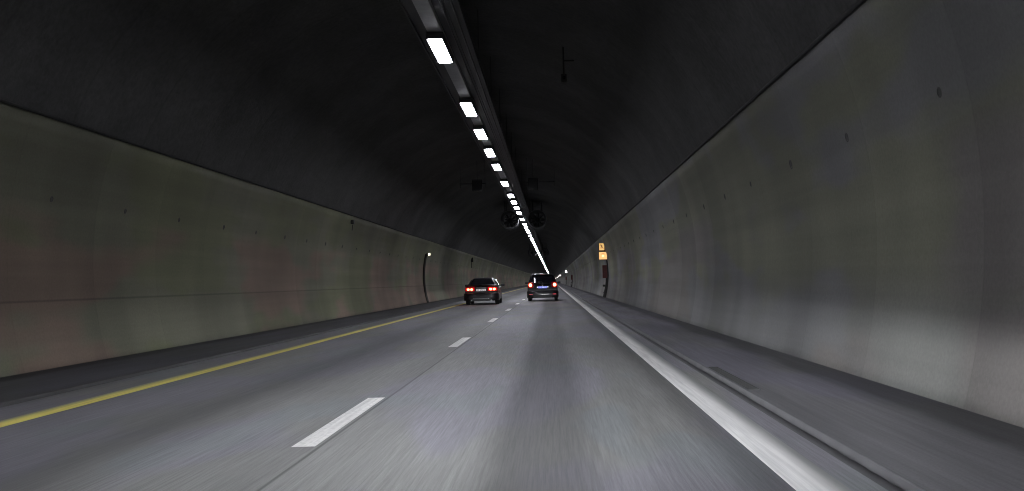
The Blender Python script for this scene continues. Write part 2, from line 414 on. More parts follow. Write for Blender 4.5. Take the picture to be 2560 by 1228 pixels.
# drain grate by the kerb
t = thing('drain_grate', 'long dark drain grate set in the footway beside the kerb', 'drain', (2.035, 10.2, .032))
obj('frame', bx(-.065, .065, 0, 2.7, 0, .0035), M['darksteel'], t)
bm = bmesh.new()
for k in range(42): box(bm, -.058, .058, .05 + k * .0617, .075 + k * .0617, .0035, .008)
obj('grille', bm, M['black'], t)

# ---------------------------------------------------------------- luminaires and their tray
LX, LZ, U = -2.17, 5.96, 4.68
tray = thing('cable_tray', 'long steel cable tray with its cables under the crown of the vault', 'cable tray', (LX, 0, 0))
TE = 760.0
strip('channel', [(-.14, 6.24), (-.14, 6.135), (.14, 6.135), (.14, 6.24)], Y0 + 1, TE, M['galv'], 40, tray, False)
for a, b in ((-.42, -.39), (.60, .63)):
    strip('side_rail', [(a, 6.30), (a, 6.20), (b, 6.20), (b, 6.30)], Y0 + 1, TE, M['darksteel'], 40, tray, False)
bm = bmesh.new(); k = Y0 + 2
strip('tray_base', [(-.39, 6.262), (.60, 6.262)], Y0 + 1, TE, M['darksteel'], 40, tray, False)
for cx, r in ((.30, .016), (.36, .012), (.50, .020)):
    strip('cable', [(cx + r * math.cos(a), 6.246 - r + r * math.sin(a)) for a in np.linspace(0, 2 * math.pi, 9)], Y0 + 1, TE, M['cable'], 40, tray)
hb = slab_early([(-.44, 7.42), (-.425, 7.42), (-.425, 6.30), (.635, 6.30), (.635, 7.40), (.65, 7.40), (.65, 6.270), (-.44, 6.270)], -.008, .008)
hang = None
for i in range(70):
    if hang is None: h = hang = obj('hanger', hb, M['sooty'], tray)
    else: h = hang.copy(); COL.objects.link(h); h.parent = tray
    h.location = (0, 4.0 + i * 4.68, 0)

lum = thing('ceiling_light', '', 'ceiling light', (LX, 0, LZ), 0, 'line of ceiling lights along the tunnel')
HL = 1.02
bm = slab_early([(-.170, .15), (.170, .15), (.170, .000), (.150, .000), (.150, .028), (-.150, .028), (-.150, .000), (-.170, .000)], -HL - .05, HL + .05)
hs = obj('housing', bm, M['darksteel'], lum)
df = obj('diffuser', bx(-.138, .138, -HL, HL, .004, .027), M['led'], lum)
br = obj('bracket', bx(-.05, .05, -.70, .70, .152, .172), M['galv'], lum)
ys = []
base = 4.40 * U
for c in range(-4, 46):
    o0 = base + 6 * c * U
    for q in (0, 1.5, 2.5, 3.5, 4.5): ys.append(o0 + q * U)
ys = [y for y in ys if Y0 + 3 < y < Y1 - 20]
vis = [y for y in ys if y > 16]
ORD = ['second', 'third', 'fourth', 'fifth', 'sixth', 'seventh', 'eighth', 'ninth', 'tenth', 'eleventh', 'twelfth']
firstl = True
for y in ys:
    if firstl: o = lum; firstl = False
    else:
        o = lum.copy(); COL.objects.link(o)
        for ch in (hs, df, br): c = ch.copy(); COL.objects.link(c); c.parent = o
    o.location = (LX, y, LZ)
    if y < 16: o['label'] = 'white ceiling light above or behind the camera, out of the picture'
    else:
        k = vis.index(y)
        if k == 0: o['label'] = 'largest white ceiling light, nearest one at the top of the picture'
        elif k <= 11: o['label'] = f'{ORD[k - 1]} white ceiling light from the top of the line'
        else: o['label'] = 'tiny distant white ceiling light merging into the bright line above the black minivan'

# ---------------------------------------------------------------- jet fans
def make_fan(label, loc):
    t = thing('jet_fan', label, 'fan', loc, 0, 'jet fans hung in pairs under the vault')
    bm = bmesh.new(); r = .68
    lathe_y(bm, [(r, 0), (r + .015, .03), (r - .01, .08), (r - .01, 3.9), (r + .015, 3.95), (r, 4.0), (r - .10, 3.9), (r - .12, 3.0), (r - .12, 1.0), (r - .10, .1)], 40, close=True)
    obj('casing', bm, M['fan'], t, True)
    bm = bmesh.new(); lathe_y(bm, [(r + .02, -.012), (r + .03, .01), (r + .02, .035), (r - .02, .02)], 40, close=True)
    obj('inlet_rim', bm, M['fan_rim'], t, True)
    bm = bmesh.new(); lathe_y(bm, [(0, .55), (.12, .62), (.2, .8), (.2, 2.6), (.1, 2.9), (0, 2.95)], 24)
    bmesh.ops.remove_doubles(bm, verts=bm.verts, dist=1e-5)
    obj('motor_hub', bm, M['darksteel'], t, True)
    bm = bmesh.new()
    for k in range(9):
        a = k * 2 * math.pi / 9
        P = []
        for rr, tw, ch in ((.19, .9, .10), (.38, .6, .11), (.545, .4, .09)):
            for s in (-1, 1):
                da = s * ch / rr * math.cos(tw) * .5
                P.append(bm.verts.new((rr * math.cos(a + da), 1.5 + s * ch * math.sin(tw), rr * math.sin(a + da))))
        bm.faces.new((P[0], P[1], P[3], P[2])); bm.faces.new((P[2], P[3], P[5], P[4]))
    bmesh.ops.solidify(bm, geom=bm.faces, thickness=.012)
    obj('impeller', bm, M['fan'], t)
    top = math.sqrt((CR + .1) ** 2 - (loc[0] - CX) ** 2) + CZ - loc[2]
    for yy in (.7, 3.2):
        obj('mount_beam', bx(-.38, .38, yy - .02, yy + .08, r - .02, r + .03), M['darksteel'], t)
        for s in (-.35, .35):
            obj('mount_strut', bx(s - .03, s + .03, yy, yy + .06, r + .031, top - .02), M['darksteel'], t)
    return t
make_fan('dark jet fan left of the lights, nearer pair', (-3.12, 76, 5.92))
make_fan('dark jet fan right of the lights, nearer pair', (-1.00, 76, 5.92))
make_fan('dark jet fan left of the lights, farther pair', (-3.20, 165, 5.92))
make_fan('dark jet fan right of the lights, farther pair', (-1.05, 165, 5.92))

# lane signals hanging unlit from a crossbar
def lane_signal(label, x, bar0, bar1, z=6.06, y=50):
    t = thing('lane_signal', label, 'traffic signal', (x, y, z), 0, 'unlit lane signals')
    obj('case', bx(-.25, .25, 0, .16, -.30, .30, .02), M['black'], t)
    obj('screen', bx(-.20, .20, -.008, .0, -.25, .25), simple('unlit_screen', (.006, .006, .007), .3), t)
    obj('visor', box(bmesh.new(), -.24, .24, -.16, .0, .255, .27), M['black'], t)
    obj('crossbar', bx(bar0 - x, bar1 - x, .17, .23, .08, .13), M['darksteel'], t)
    for xx in (bar0 - x + .03, bar1 - x - .03, 0):
        zt = math.sqrt((CR + .1) ** 2 - (x + xx - CX) ** 2) + CZ - z
        obj('suspension_rod', bx(xx - .008, xx + .008, .232, .25, -.1, zt), M['sooty'], t)
lane_signal('small black unlit lane signal above the left lane', -3.62, -4.5, -3.2)
lane_signal('small black unlit lane signal above the right lane', -.82, -1.15, .28)

# pendant camera high under the vault
t = thing('ceiling_camera', 'small black camera on a drop rod under the dark vault', 'camera', (.42, 24.5, 6.2))
obj('rod', tube(bmesh.new(), [(0, 0, .04), (0, 0, .82)], .022), M['black'], t)
obj('arm', bx(0, .26, -.015, .015, .36, .39), M['black'], t)
obj('case', bx(-.07, .07, -.12, .14, -.16, .04, .02), M['black'], t)
obj('lens', tube(bmesh.new(), [(0, -.121, -.06), (0, -.15, -.06)], .04, 14), simple('lens_glass', (.01, .01, .012), .1), t)

# ---------------------------------------------------------------- left wall: curved duct with a lamp on top
def wall_curve(side, z0, z1, off, n=14):
    return [(CX + side * (math.sqrt(CR ** 2 - (z - CZ) ** 2) - off), 0, z) for z in np.linspace(z0, z1, n)]
ly = 62.0
t = thing('wall_lamp', 'small lit lamp atop a dark curved duct on the left wall', 'lamp', (0, ly, 0))
obj('duct', tube(bmesh.new(), wall_curve(-1, .03, 3.05, .07), .075, 8), M['post'], t)
px, _, pz = wall_curve(-1, 3.0, 3.05, .1, 2)[1]
obj('case', bx(px - .03, px + .22, -.10, .16, pz - .12, pz + .06, .02), M['post'], t)
obj('lens', bx(px + .10, px + .23, -.13, -.101, pz - .10, pz + .06, .02), M['warmlamp'], t)
t = thing('junction_box', 'small black cable box under the left vault edge beyond the wall lamp', 'box', (arc(-1, 3.35) + .02, 96, 3.2))
obj('case', bx(-.02, .20, -.1, .25, 0, .42, .015), M['black'], t)
obj('conduit', tube(bmesh.new(), [(.03, .05, -.55), (.03, .05, 0)], .03), M['black'], t)
t = thing('junction_box', 'small black cable box at the left vault edge nearer than the wall lamp', 'box', (arc(-1, 3.68) + .02, 38.2, 3.60))
obj('case', bx(-.03, .09, -.05, .16, -.04, .12, .012), M['darksteel'], t)
obj('conduit', tube(bmesh.new(), [(-.0, .05, -.28), (.03, .05, -.06)], .012), M['darksteel'], t)

# ---------------------------------------------------------------- emergency signs on the right wall
def runner_mesh():
    """running figure, drawn in the x-z plane"""
    bm = bmesh.new()
    def limb(pts, r):
        for (ax, az), (bx_, bz) in zip(pts, pts[1:]):
            d = Vector((bx_ - ax, 0, bz - az)); n = Vector((-d.z, 0, d.x)).normalized() * r
            A, B = Vector((ax, 0, az)), Vector((bx_, 0, bz))
            vs = [bm.verts.new(p) for p in (A + n, B + n, B - n, A - n)]
            bm.faces.new(vs)
    bm.faces.new([bm.verts.new((-.03 + .030 * math.cos(a), 0, .125 + .030 * math.sin(a))) for a in np.linspace(0, 2 * math.pi, 14, endpoint=False)])
    limb([(-.02, .085), (.03, -.015)], .028)
    limb([(-.015, .075), (-.075, .055), (-.10, .085)], .011)
    limb([(-.005, .085), (.05, .06), (.075, .015)], .011)
    limb([(.03, -.01), (-.035, -.05), (-.025, -.12)], .015)
    limb([(.03, -.01), (.065, -.075), (.125, -.115)], .015)
    r = bmesh.ops.extrude_face_region(bm, geom=list(bm.faces))
    bmesh.ops.translate(bm, verts=[v for v in r['geom'] if isinstance(v, bmesh.types.BMVert)], vec=(0, -.004, 0))
    return bm
def emergency_sign(label, y, near=True):
    x = 2.97
    t = thing('emergency_sign', label, 'sign', (x, y, 2.40), 0, 'lit emergency signs along the right wall')
    if near:
        obj('upper_case', bx(.01, .42, 0, .16, .60, 1.10, .02), M['black'], t)
        up = obj('upper_panel', bx(.055, .375, -.008, -.001, .635, 1.07, .0), M['amber'], t)
        obj('running_figure', runner_mesh(), M['sign_ink'], up, loc=(.20, -.010, .86))
        obj('lower_case', bx(0, .56, 0, .20, .02, .56, .02), M['black'], t)
        lp = obj('lower_panel', bx(.035, .525, -.008, -.001, .06, .525, 0), M['amber2'], t)
        bm = bmesh.new(); tube(bm, [(.28 + .13 * math.cos(a), -.012, .34 + .085 * math.sin(a)) for a in np.linspace(.35, math.pi - .35, 9)], .014, 6)
        obj('handset_symbol', bm, simple('brown_print', (.20, .09, .03), .7, emis=(1, .5, .18), es=.45), lp)
        bm = bmesh.new(); bm.faces.new([bm.verts.new((.28 + .075 * math.cos(a), -.0100, .27 + .055 * math.sin(a))) for a in np.linspace(0, 2 * math.pi, 20, endpoint=False)])
        obj('glowing_centre', bm, M['amber_bulb'], lp)
        for z in (.86, .10):
            bm = bmesh.new(); tube(bm, [(.42 if z > .5 else .56, .08, z), (arc(1, 2.40 + z, -.02) - x, .08, z)], .02, 6)
            obj('bracket', bm, M['darksteel'], t)
        pts = [(p[0] - x, .3, p[2] - 2.40) for p in wall_curve(1, .05, 3.5, .05, 16)]
        obj('cable_duct', tube(bmesh.new(), pts, .042, 6), M['post'], t)
    else:
        obj('case', bx(0, .56, 0, .18, .48, 1.06, .02), M['black'], t)
        obj('panel', bx(.03, .53, -.01, -.001, .51, 1.03, 0), M['farlit'], t)
        bm = bmesh.new(); tube(bm, [(.56, .08, .75), (arc(1, 3.15, -.02) - x, .08, .75)], .025, 6)
        obj('bracket', bm, M['darksteel'], t)
    return t
def fire_cabinet(label, y):
    t = thing('fire_cabinet', label, 'cabinet', (0, y, 0), 0, 'red fire cabinets on posts by the right wall')
    xw = arc(1, 1.5)
    xc = xw - .06
    obj('case', bx(xc - .32, xc, 0, .28, 1.28, 2.10, .02), M['cabinet'], t)
    d = obj('door', bx(xc - .30, xc - .02, -.016, -.002, 1.30, 2.08, .004), M['cabinet'], t)
    obj('handle', bx(xc - .28, xc - .26, -.035, -.017, 1.62, 1.74), M['darksteel'], d)
    pts = [(p[0], .1, p[2]) for p in wall_curve(1, .05, 1.28, .12, 8)]
    obj('post', tube(bmesh.new(), pts, [.09, .085, .08, .07, .06, .055, .05, .05], 8), M['post'], t)
    bm = bmesh.new(); tube(bm, [(xc - .10, .1, .80), (xc - .25, .1, .80)], .022, 8); tube(bm, [(xc - .25, .06, .80), (xc - .25, .14, .80)], .075, 12)
    obj('valve', bm, M['post'], t)
    bm = bmesh.new(); tube(bm, [(xc - .05, .1, .36), (xc - .30, .1, .36)], .03, 8)
    obj('pipe_stub', bm, M['post'], t)
emergency_sign('lit amber sign with a dark running figure above a second lit amber panel', 63.0)
fire_cabinet('dull red fire cabinet on a dark post below the amber running figure sign', 63.4)
fire_cabinet('distant dark red fire cabinet beyond the amber sign', 170)
fire_cabinet('very small far fire cabinet just right of the far white sign', 238)
for y, l in ((222, 'far square sign glowing white, the largest one right of the black minivan'),
             (385, 'tiny far white sign, second in the row right of the minivan'),
             (480, 'tiny far white sign, third in the row right of the minivan'),
             (610, 'tiny far white sign, fourth in the row right of the minivan'),
             (820, 'tiny far white sign, fifth in the row right of the minivan'),
             (1150, 'tiny far white sign, closest to the roof pillar of the minivan')):
    emergency_sign(l, y, False)

# ---------------------------------------------------------------- vehicles
def car_paint(name, col):
    m, N, L, P = mat(name)
    P.inputs['Base Color'].default_value = (*col, 1); P.inputs['Metallic'].default_value = .0; P.inputs['Specular IOR Level'].default_value = .22
    P.inputs['Roughness'].default_value = .34; P.inputs['Coat Weight'].default_value = .40; P.inputs['Coat Roughness'].default_value = .05
    g = G(N, L); x, y, z, o = g.xyz()
    n = g.noise(o, 6.0, 4); L.new(g.rng(n, .3, .7, .28, .42), P.inputs['Roughness'])
    # road film on the lower panels
    film = g.math('MULTIPLY', g.rng(z, .65, .2, 0, .6), g.rng(g.noise(o, 9.0, 5), .3, .7, .5, 1))
    L.new(g.mix(film, (*col, 1), (.014, .011, .012, 1)), P.inputs['Base Color'])
    return m
M['paint_grey'] = car_paint('dark_grey_car_paint', (.011, .007, .009))
M['paint_black'] = car_paint('black_car_paint', (.004, .0032, .006))
M['glass'] = simple('tinted_car_glass', (.010, .010, .013), .06, 0, .5)
M['tyre'] = simple('tyre_rubber', (.010, .010, .010), .85, var=.3, scale=20)
M['rim'] = simple('alloy_rim', (.25, .25, .26), .35, .9)
M['trim'] = simple('black_plastic_trim', (.012, .012, .012), .5)
M['chrome'] = simple('chrome', (.7, .7, .72), .15, 1.0)
M['plate'] = simple('lit_white_plate', (.66, .64, .64), .5, emis=(1, .90, .93), es=.42)  # plate lamp light put in as the plate's own glow
M['plate_blue_lit'] = simple('plate_in_blue_light', (.35, .40, .70), .5, emis=(.10, .14, 1.0), es=.50)  # blue lamp light put into the plate's colour and glow
M['ink'] = simple('plate_ink', (.01, .01, .012), .6)
M['ink_lit'] = simple('plate_lit_letters', (.55, .6, .8), .5, emis=(.7, .75, 1), es=.9)  # lamp light on the letters put in as glow
M['lens_red'] = simple('red_lens_lit', (.25, .004, .006), .15, 0, .4, emis=(1, .012, .02), es=.45)
M['lens_dim'] = simple('red_lens_dim', (.16, .004, .008), .15, 0, .4, emis=(1, .01, .03), es=.06)
M['lamp_hot'] = simple('tail_lamp_lit', (.6, .05, .03), .3, emis=(1, .17, .075), es=12.0)
M['lamp_hot2'] = simple('tail_lamp_core', (.6, .1, .03), .3, emis=(1, .42, .16), es=11.0)
M['reflector'] = simple('red_reflector', (.4, .02, .03), .25, emis=(1, .03, .06), es=.55)  # light thrown back by the reflector put in as emission
M['reflector_dim'] = simple('red_reflector_dim', (.35, .02, .03), .25, emis=(1, .02, .05), es=.22)  # the same with weaker returned light put in
M['clear_lens'] = simple('smoked_lens', (.12, .08, .09), .12, .4, .6)
M['plate_lamp'] = simple('plate_lamp_lit', (.8, .8, .9), .3, emis=(.75, .78, 1), es=3.0)
M['head'] = simple('headlight_lens_lit', (.9, .9, .9), .1, emis=(.9, .95, 1), es=6.0)

def body_mesh(ys, fw, fzb, fzt, plan):
    bm = bmesh.new(); rows = []
    for y in ys:
        w, zb, zt = fw(y), fzb(y), fzt(y)
        half = [(0, zb), (.62 * w, zb), (.90 * w, zb + .012), (.975 * w, zb + .05), (1.0 * w, zb + .25 * (zt - zb)), (1.0 * w, zb + .45 * (zt - zb)),
                (.995 * w, zb + .62 * (zt - zb)), (.975 * w, zb + .80 * (zt - zb)), (.95 * w, zb + .93 * (zt - zb)), (.90 * w, zt), (.6 * w, zt + .016), (0, zt + .024)]
        ring = half + [(-x, z) for x, z in half[-2:0:-1]]
        rows.append([bm.verts.new((x, y + plan(y, x / w), z)) for x, z in ring])
    n = len(rows[0])
    for a, b in zip(rows, rows[1:]):
        for k in range(n): bm.faces.new((a[k], a[(k + 1) % n], b[(k + 1) % n], b[k]))
    caps = []
    for row in (rows[0], rows[-1]):      # close both ends with a ladder of quads so the bowed plan shape stays
        h = n // 2
        for k in range(1, h): 
            a, b = row[k], row[k + 1]; c, d = row[(n - k - 1) % n], row[(n - k) % n]
            if k + 1 == h: caps.append(bm.faces.new((a, b, d)))
            else: caps.append(bm.faces.new((a, b, c, d)))
        caps.append(bm.faces.new((row[0], row[1], row[n - 1])))
    for f in bm.faces: f.smooth = True
    for f in caps: f.smooth = False
    return bm
def tf(T, y): return float(np.interp(y, [p[0] for p in T], [p[1] for p in T]))
def cabin_mesh(T, wb, zb, slope, y0, y1, n=40, plan=lambda y, s: 0):
    bm = bmesh.new(); rows = []
    for y in np.linspace(y0, y1, n):
        t = max(tf(T, y), zb + .01); wt = wb(y) - (t - zb) * slope; W = wb(y)
        dz = min(.11, (t - zb) * .5)
        half = [(W, zb), ((W + wt) / 2 + .012, (zb + t) / 2), (wt + dz * slope, t - dz), (wt - .015, t - dz * .45), (wt - .07, t - dz * .12), (wt * .5, t + .008), (0, t + .014)]
        ring = half + [(-x, z) for x, z in half[-2::-1]]
        rows.append([bm.verts.new((x, y + plan(y, x / W), z)) for x, z in ring])
    for a, b in zip(rows, rows[1:]):
        for k in range(len(a) - 1): bm.faces.new((a[k], a[k + 1], b[k + 1], b[k]))
    for f in bm.faces: f.smooth = True
    for row in (rows[0], rows[-1]):
        f = bm.faces.new(row); f.smooth = False
    return bm
def smooth_fn(pts):
    xs = np.array([p[0] for p in pts]); vs = np.array([p[1] for p in pts])
    g = np.linspace(xs[0], xs[-1], 400); v = np.interp(g, xs, vs)
    k = 15; pad = np.concatenate([2 * v[0] - v[k:0:-1], v, 2 * v[-1] - v[-2:-k - 2:-1]])
    v = np.convolve(pad, np.ones(2 * k + 1) / (2 * k + 1), 'valid')
    return lambda y: float(np.interp(y, g, v))
def wheel(parent, x, y, r, wd=.22):
    w = obj('wheel', lathe_x(bmesh.new(), [(.06, x - wd * .3), (.06, x + wd * .3)], 16, y, r), M['darksteel'], parent)
    prof = [(r * .64, -wd / 2 + .01), (r * .80, -wd / 2), (r * .95, -wd / 2 + .006), (r, -wd / 2 + .03), (r, wd / 2 - .03), (r * .95, wd / 2 - .006), (r * .8, wd / 2), (r * .64, wd / 2 - .01)]
    bm = lathe_x(bmesh.new(), [(a, x + b) for a, b in prof], 32, y, r, False); obj('tyre', bm, M['tyre'], w, True)
    s = 1 if x > 0 else -1
    bm = bmesh.new(); lathe_x(bm, [(r * .66, x + s * (wd / 2 - .02)), (r * .60, x + s * (wd / 2 - .05)), (r * .60, x - s * wd * .4)], 32, y, r, False)
    for k in range(5):
        a = k * 2 * math.pi / 5
        d = Vector((0, math.cos(a), math.sin(a))); p = Vector((0, -math.sin(a), math.cos(a)))
        c = Vector((x + s * (wd / 2 - .03), y, r)); q = [c + p * .045, c - p * .045, c + d * r * .62 - p * .03, c + d * r * .62 + p * .03]
        vs = [bm.verts.new(v) for v in q] + [bm.verts.new(v - Vector((s * .03, 0, 0))) for v in q]
        for f in ((0, 1, 2, 3), (4, 7, 6, 5), (0, 4, 5, 1), (1, 5, 6, 2), (2, 6, 7, 3), (3, 7, 4, 0)): bm.faces.new([vs[i] for i in f])
    obj('rim', bm, M['rim'], w)
    return w
def sweep_bumper(W, y0, depth, prof, corner=.22, back=.55, n=34):
    """rounded bumper: profile (out, z) carried round the tail"""
    bm = bmesh.new(); path = []
    for a in np.linspace(0, 1, n):
        th = math.pi * a
        cx_ = math.cos(th); sx = math.sin(th); e = .32
        path.append((W * math.copysign(abs(cx_) ** e, cx_), y0 + back - (back) * abs(sx) ** e if True else 0))
    path = [Vector((x, y, 0)) for x, y in path]; rows = []
    for i, p in enumerate(path):
        t = (path[min(i + 1, n - 1)] - path[max(i - 1, 0)]).normalized(); nn = Vector((t.y, -t.x, 0))
        if nn.y > 0.2: nn = -nn
        if abs(p.x) > W * .9 and nn.x * p.x < 0: nn = -nn
        rows.append([bm.verts.new((p.x + nn.x * o * depth, p.y + nn.y * o * depth, z)) for o, z in prof])
    for a, b in zip(rows, rows[1:]):
        for k in range(len(prof)):
            bm.faces.new((a[k], a[(k + 1) % len(prof)], b[(k + 1) % len(prof)], b[k]))
    bm.faces.new(rows[0]); bm.faces.new(rows[-1])
    return bm
def patch(fx, us, vs_, thick=0.0):
    bm = bmesh.new(); g = [[bm.verts.new(fx(u, v)) for u in us] for v in vs_]
    for a, b in zip(g, g[1:]):
        for k in range(len(a) - 1): bm.faces.new((a[k], a[k + 1], b[k + 1], b[k]))
    return bm
def slab(pts, y0, y1, bev=.006):
    """flat outline in x-z given thickness y0..y1"""
    bm = bmesh.new(); f = bm.faces.new([bm.verts.new((x, y0, z)) for x, z in pts])
    r = bmesh.ops.extrude_face_region(bm, geom=[f]); bmesh.ops.translate(bm, verts=[v for v in r['geom'] if isinstance(v, bmesh.types.BMVert)], vec=(0, y1 - y0, 0))
    return bm
def disc(x, z, r, y0, y1, n=20, rx=1.0):
    return slab([(x + rx * r * math.cos(a), z + r * math.sin(a)) for a in np.linspace(0, 2 * math.pi, n, endpoint=False)], y0, y1)
def plate(parent, w, h, y, z, m, text, ink, size):
    p = obj('licence_plate', bx(-w / 2, w / 2, y - .012, y, z - h / 2, z + h / 2, .004), m, parent)
    me = text_mesh(text, size)
    link('characters', me, ink, p, loc=(0, y - .0125, z), rot=(R(90), 0, 0))
    return p
def mirror(parent, x, y, z, s):
    o = obj('wing_mirror', bx(min(s * x, s * (x + .20)), max(s * x, s * (x + .20)), y, y + .10, z - .06, z + .075, .035), M['trim'], parent, True)
    obj('mirror_arm', bx(min(s * (x - .10), s * (x + .02)), max(s * (x - .10), s * (x + .02)), y + .03, y + .07, z - .05, z - .015), M['trim'], o)
    obj('mirror_glass', bx(min(s * (x + .02), s * (x + .18)), max(s * (x + .02), s * (x + .18)), y - .006, y - .001, z - .045, z + .055), M['trim'], o)
def arch(y, axles, r, base):
    z = base
    for a, rc in axles:
        d = r * r - (y - a) ** 2
        if d > 0: z = max(z, rc + math.sqrt(d))
    return z

# ---- dark grey sedan in the left lane
SD = thing('sedan', 'dark grey sedan with paired red tail lights, driving in the left lane', 'car', (-3.83, 53.9, 0))
zt_s = smooth_fn([(0, 1.02), (.12, 1.06), (.6, 1.05), (1.0, 1.0), (2.2, .96), (3.4, .97), (3.9, .92), (4.4, .82), (4.72, .66)])
w_s = smooth_fn([(0, .86), (.12, .90), (.5, .935), (1.5, .94), (3.4, .93), (4.1, .91), (4.45, .82), (4.72, .64)])
axs = [(1.05, .33), (3.80, .33)]
ysb = sorted(set(np.round(np.concatenate([np.linspace(0, 4.72, 70), np.linspace(.66, 1.44, 24), np.linspace(3.41, 4.19, 24)]), 4)))
plan_s = lambda y, s: (.16 * abs(s) ** 3.0) * max(0, 1 - y / .9) - (.18 * abs(s) ** 2) * max(0, (y - 3.9) / .9)
bm = body_mesh(ysb, w_s, lambda y: arch(y, axs, .385, .24), zt_s, plan_s)
obj('body', bm, M['paint_grey'], SD)
T_s = [(.80, .99), (.95, 1.07), (1.3, 1.30), (1.6, 1.41), (1.95, 1.455), (2.35, 1.465), (2.7, 1.43), (3.0, 1.33), (3.35, 1.13), (3.6, .95)]
wb_s = lambda y: .83 + .03 * math.sin(min(max((y - .8) / 2.8, 0), 1) * math.pi)
obj('roof', cabin_mesh(T_s, wb_s, .97, .60, .80, 3.6, 44), M['paint_grey'], SD)
def rw(u, v):   # rear window
    y = .92 + v * .66; t = tf(T_s, y); W = wb_s(y) - (t - .97) * .60
    return (u * (W - .09), y - .006, t + .012 + .010 * (1 - abs(u)))
obj('rear_window', patch(rw, np.linspace(-1, 1, 15), np.linspace(0, 1, 9)), M['glass'], SD, True)
def ws(u, v):
    y = 2.78 + v * .72; t = tf(T_s, y); W = wb_s(y) - (t - .97) * .60
    return (u * (W - .06), y + .006, t + .014 + .010 * (1 - abs(u)))
obj('windscreen', patch(ws, np.linspace(-1, 1, 15), np.linspace(0, 1, 9)), M['glass'], SD, True)
for s in (-1, 1):
    for ya, yb in ((1.45, 2.18), (2.25, 3.08)):
        def sw(u, v, ya=ya, yb=yb, s=s):
            y = ya + u * (yb - ya); z1 = min(1.37, tf(T_s, y) - .085); z0 = 1.01; z = z0 + v * max(z1 - z0, .02)
            return (s * (wb_s(y) - (z - .97) * .585 + .024), y, z)
        obj('side_window', patch(sw, np.linspace(0, 1, 10), np.linspace(0, 1, 6)), M['glass'], SD, True)
    obj('door_handle', bx(min(s * .935, s * .96), max(s * .935, s * .96), 1.75, 1.92, .80, .825, .006), M['paint_grey'], SD)
    mirror(SD, .93, 2.98, 1.03, s)
bp = [(.0, .27), (.75, .235), (1.0, .30), (1.02, .44), (1.0, .58), (.7, .63), (.0, .64)]
obj('bumper', sweep_bumper(.895, -.0, .075, bp, back=.62), M['paint_grey'], SD, True)
obj('bumper_insert', slab([(-.55, .235), (.55, .235), (.50, .33), (-.50, .33)], -.095, -.05), M['trim'], SD)
obj('bumper_glint', bx(-.45, .45, -.090, -.072, .340, .352, .003), M['chrome'], SD)  # bright strip stands in for the highlight along the bumper crease
ft = .0
for s in (-1, 1):
    def tl(u, v, s=s):
        x = .36 + u * .50; z = .745 + v * (.20 - .02 * u) + .012 * u
        sx = x / .87
        return (s * x, .16 * sx ** 3 - .020 + .035 * max(0, u - .75), z)
    bm = patch(tl, np.linspace(0, 1, 14), np.linspace(0, 1, 5))
    bmesh.ops.solidify(bm, geom=bm.faces, thickness=.025)
    tlt = obj('tail_light', bm, M['lens_red'], SD, True)
    for x in (.515, .70):
        bm = bmesh.new(); yy = .16 * (x / .87) ** 3 - .038
        lathe_y(bm, [(0, yy - .016), (.045, yy - .012), (.060, yy), (.060, yy + .02)], 18, s * x, .835)
        bmesh.ops.remove_doubles(bm, verts=bm.verts, dist=1e-5)
        for vv in bm.verts: vv.co.x = s * x + (vv.co.x - s * x) * 1.3
        lm = obj('lamp', bm, M['lamp_hot'], tlt, True)
        obj('bulb', disc(s * x, .835, .026, yy - .020, yy - .0165, 14, 1.3), M['lamp_hot2'], tlt)
    wheel(SD, s * .80, 1.05, .33); wheel(SD, s * .80, 3.80, .33)
    obj('exhaust_pipe', tube(bmesh.new(), [(s * .52, -.085, .25), (s * .52, .25, .25)], .035, 14), M['chrome'], SD)
    obj('headlight', bx(min(s * .45, s * .72), max(s * .45, s * .72), 4.62, 4.66, .60, .70, .01), M['head'], SD)
obj('plate_recess', bx(-.33, .33, -.028, -.008, .715, .90, .008), M['trim'], SD)
plate(SD, .52, .115, -.031, .80, M['plate'], 'KE 24012', M['ink'], .115)
obj('boot_handle', bx(-.30, .30, -.052, -.02, .905, .925, .004), M['chrome'], SD)
bm = bmesh.new(); lathe_y(bm, [(.028, -.030), (.040, -.034), (.040, -.022), (.028, -.022)], 24, 0, .965, True); obj('emblem', bm, M['chrome'], SD)
obj('spoiler_lip', bx(-.70, .70, .06, .14, 1.085, 1.10, .006), M['paint_grey'], SD)
obj('brake_light_strip', bx(-.16, .16, 1.52, 1.55, 1.375, 1.392), M['lens_dim'], SD)
obj('antenna', slab([(-.012, 1.46), (.012, 1.46), (.006, 1.53), (-.006, 1.53)], 1.78, 1.90), M['galv'], SD)
obj('underbody', bx(-.66, .66, .35, 4.4, .20, .36), M['trim'], SD)
for x in (-.3, .36): low_beam('headlight_beam', (x * 2, 4.75, .66), 3000, SD, cut=.0)

# ---- black minivan in the right lane
MV = thing('minivan', 'black minivan with round red tail lights and a blue lit plate, in the right lane', 'car', (-.57, 59.4, 0))
zt_m = smooth_fn([(0, 1.02), (.3, 1.03), (1.5, 1.02), (3.2, 1.02), (3.7, .98), (4.15, .86), (4.40, .70)])
w_m = smooth_fn([(0, .875), (.15, .90), (.5, .915), (2, .92), (3.4, .91), (3.9, .88), (4.2, .80), (4.40, .62)])
axm = [(.88, .32), (3.55, .32)]
ysb = sorted(set(np.round(np.concatenate([np.linspace(0, 4.40, 66), np.linspace(.50, 1.26, 24), np.linspace(3.17, 3.93, 24)]), 4)))
plan_m = lambda y, s: (.12 * abs(s) ** 3.5) * max(0, 1 - y / .8) - (.2 * abs(s) ** 2) * max(0, (y - 3.7) / .8)
obj('body', body_mesh(ysb, w_m, lambda y: arch(y, axm, .375, .22), zt_m, plan_m), M['paint_black'], MV)
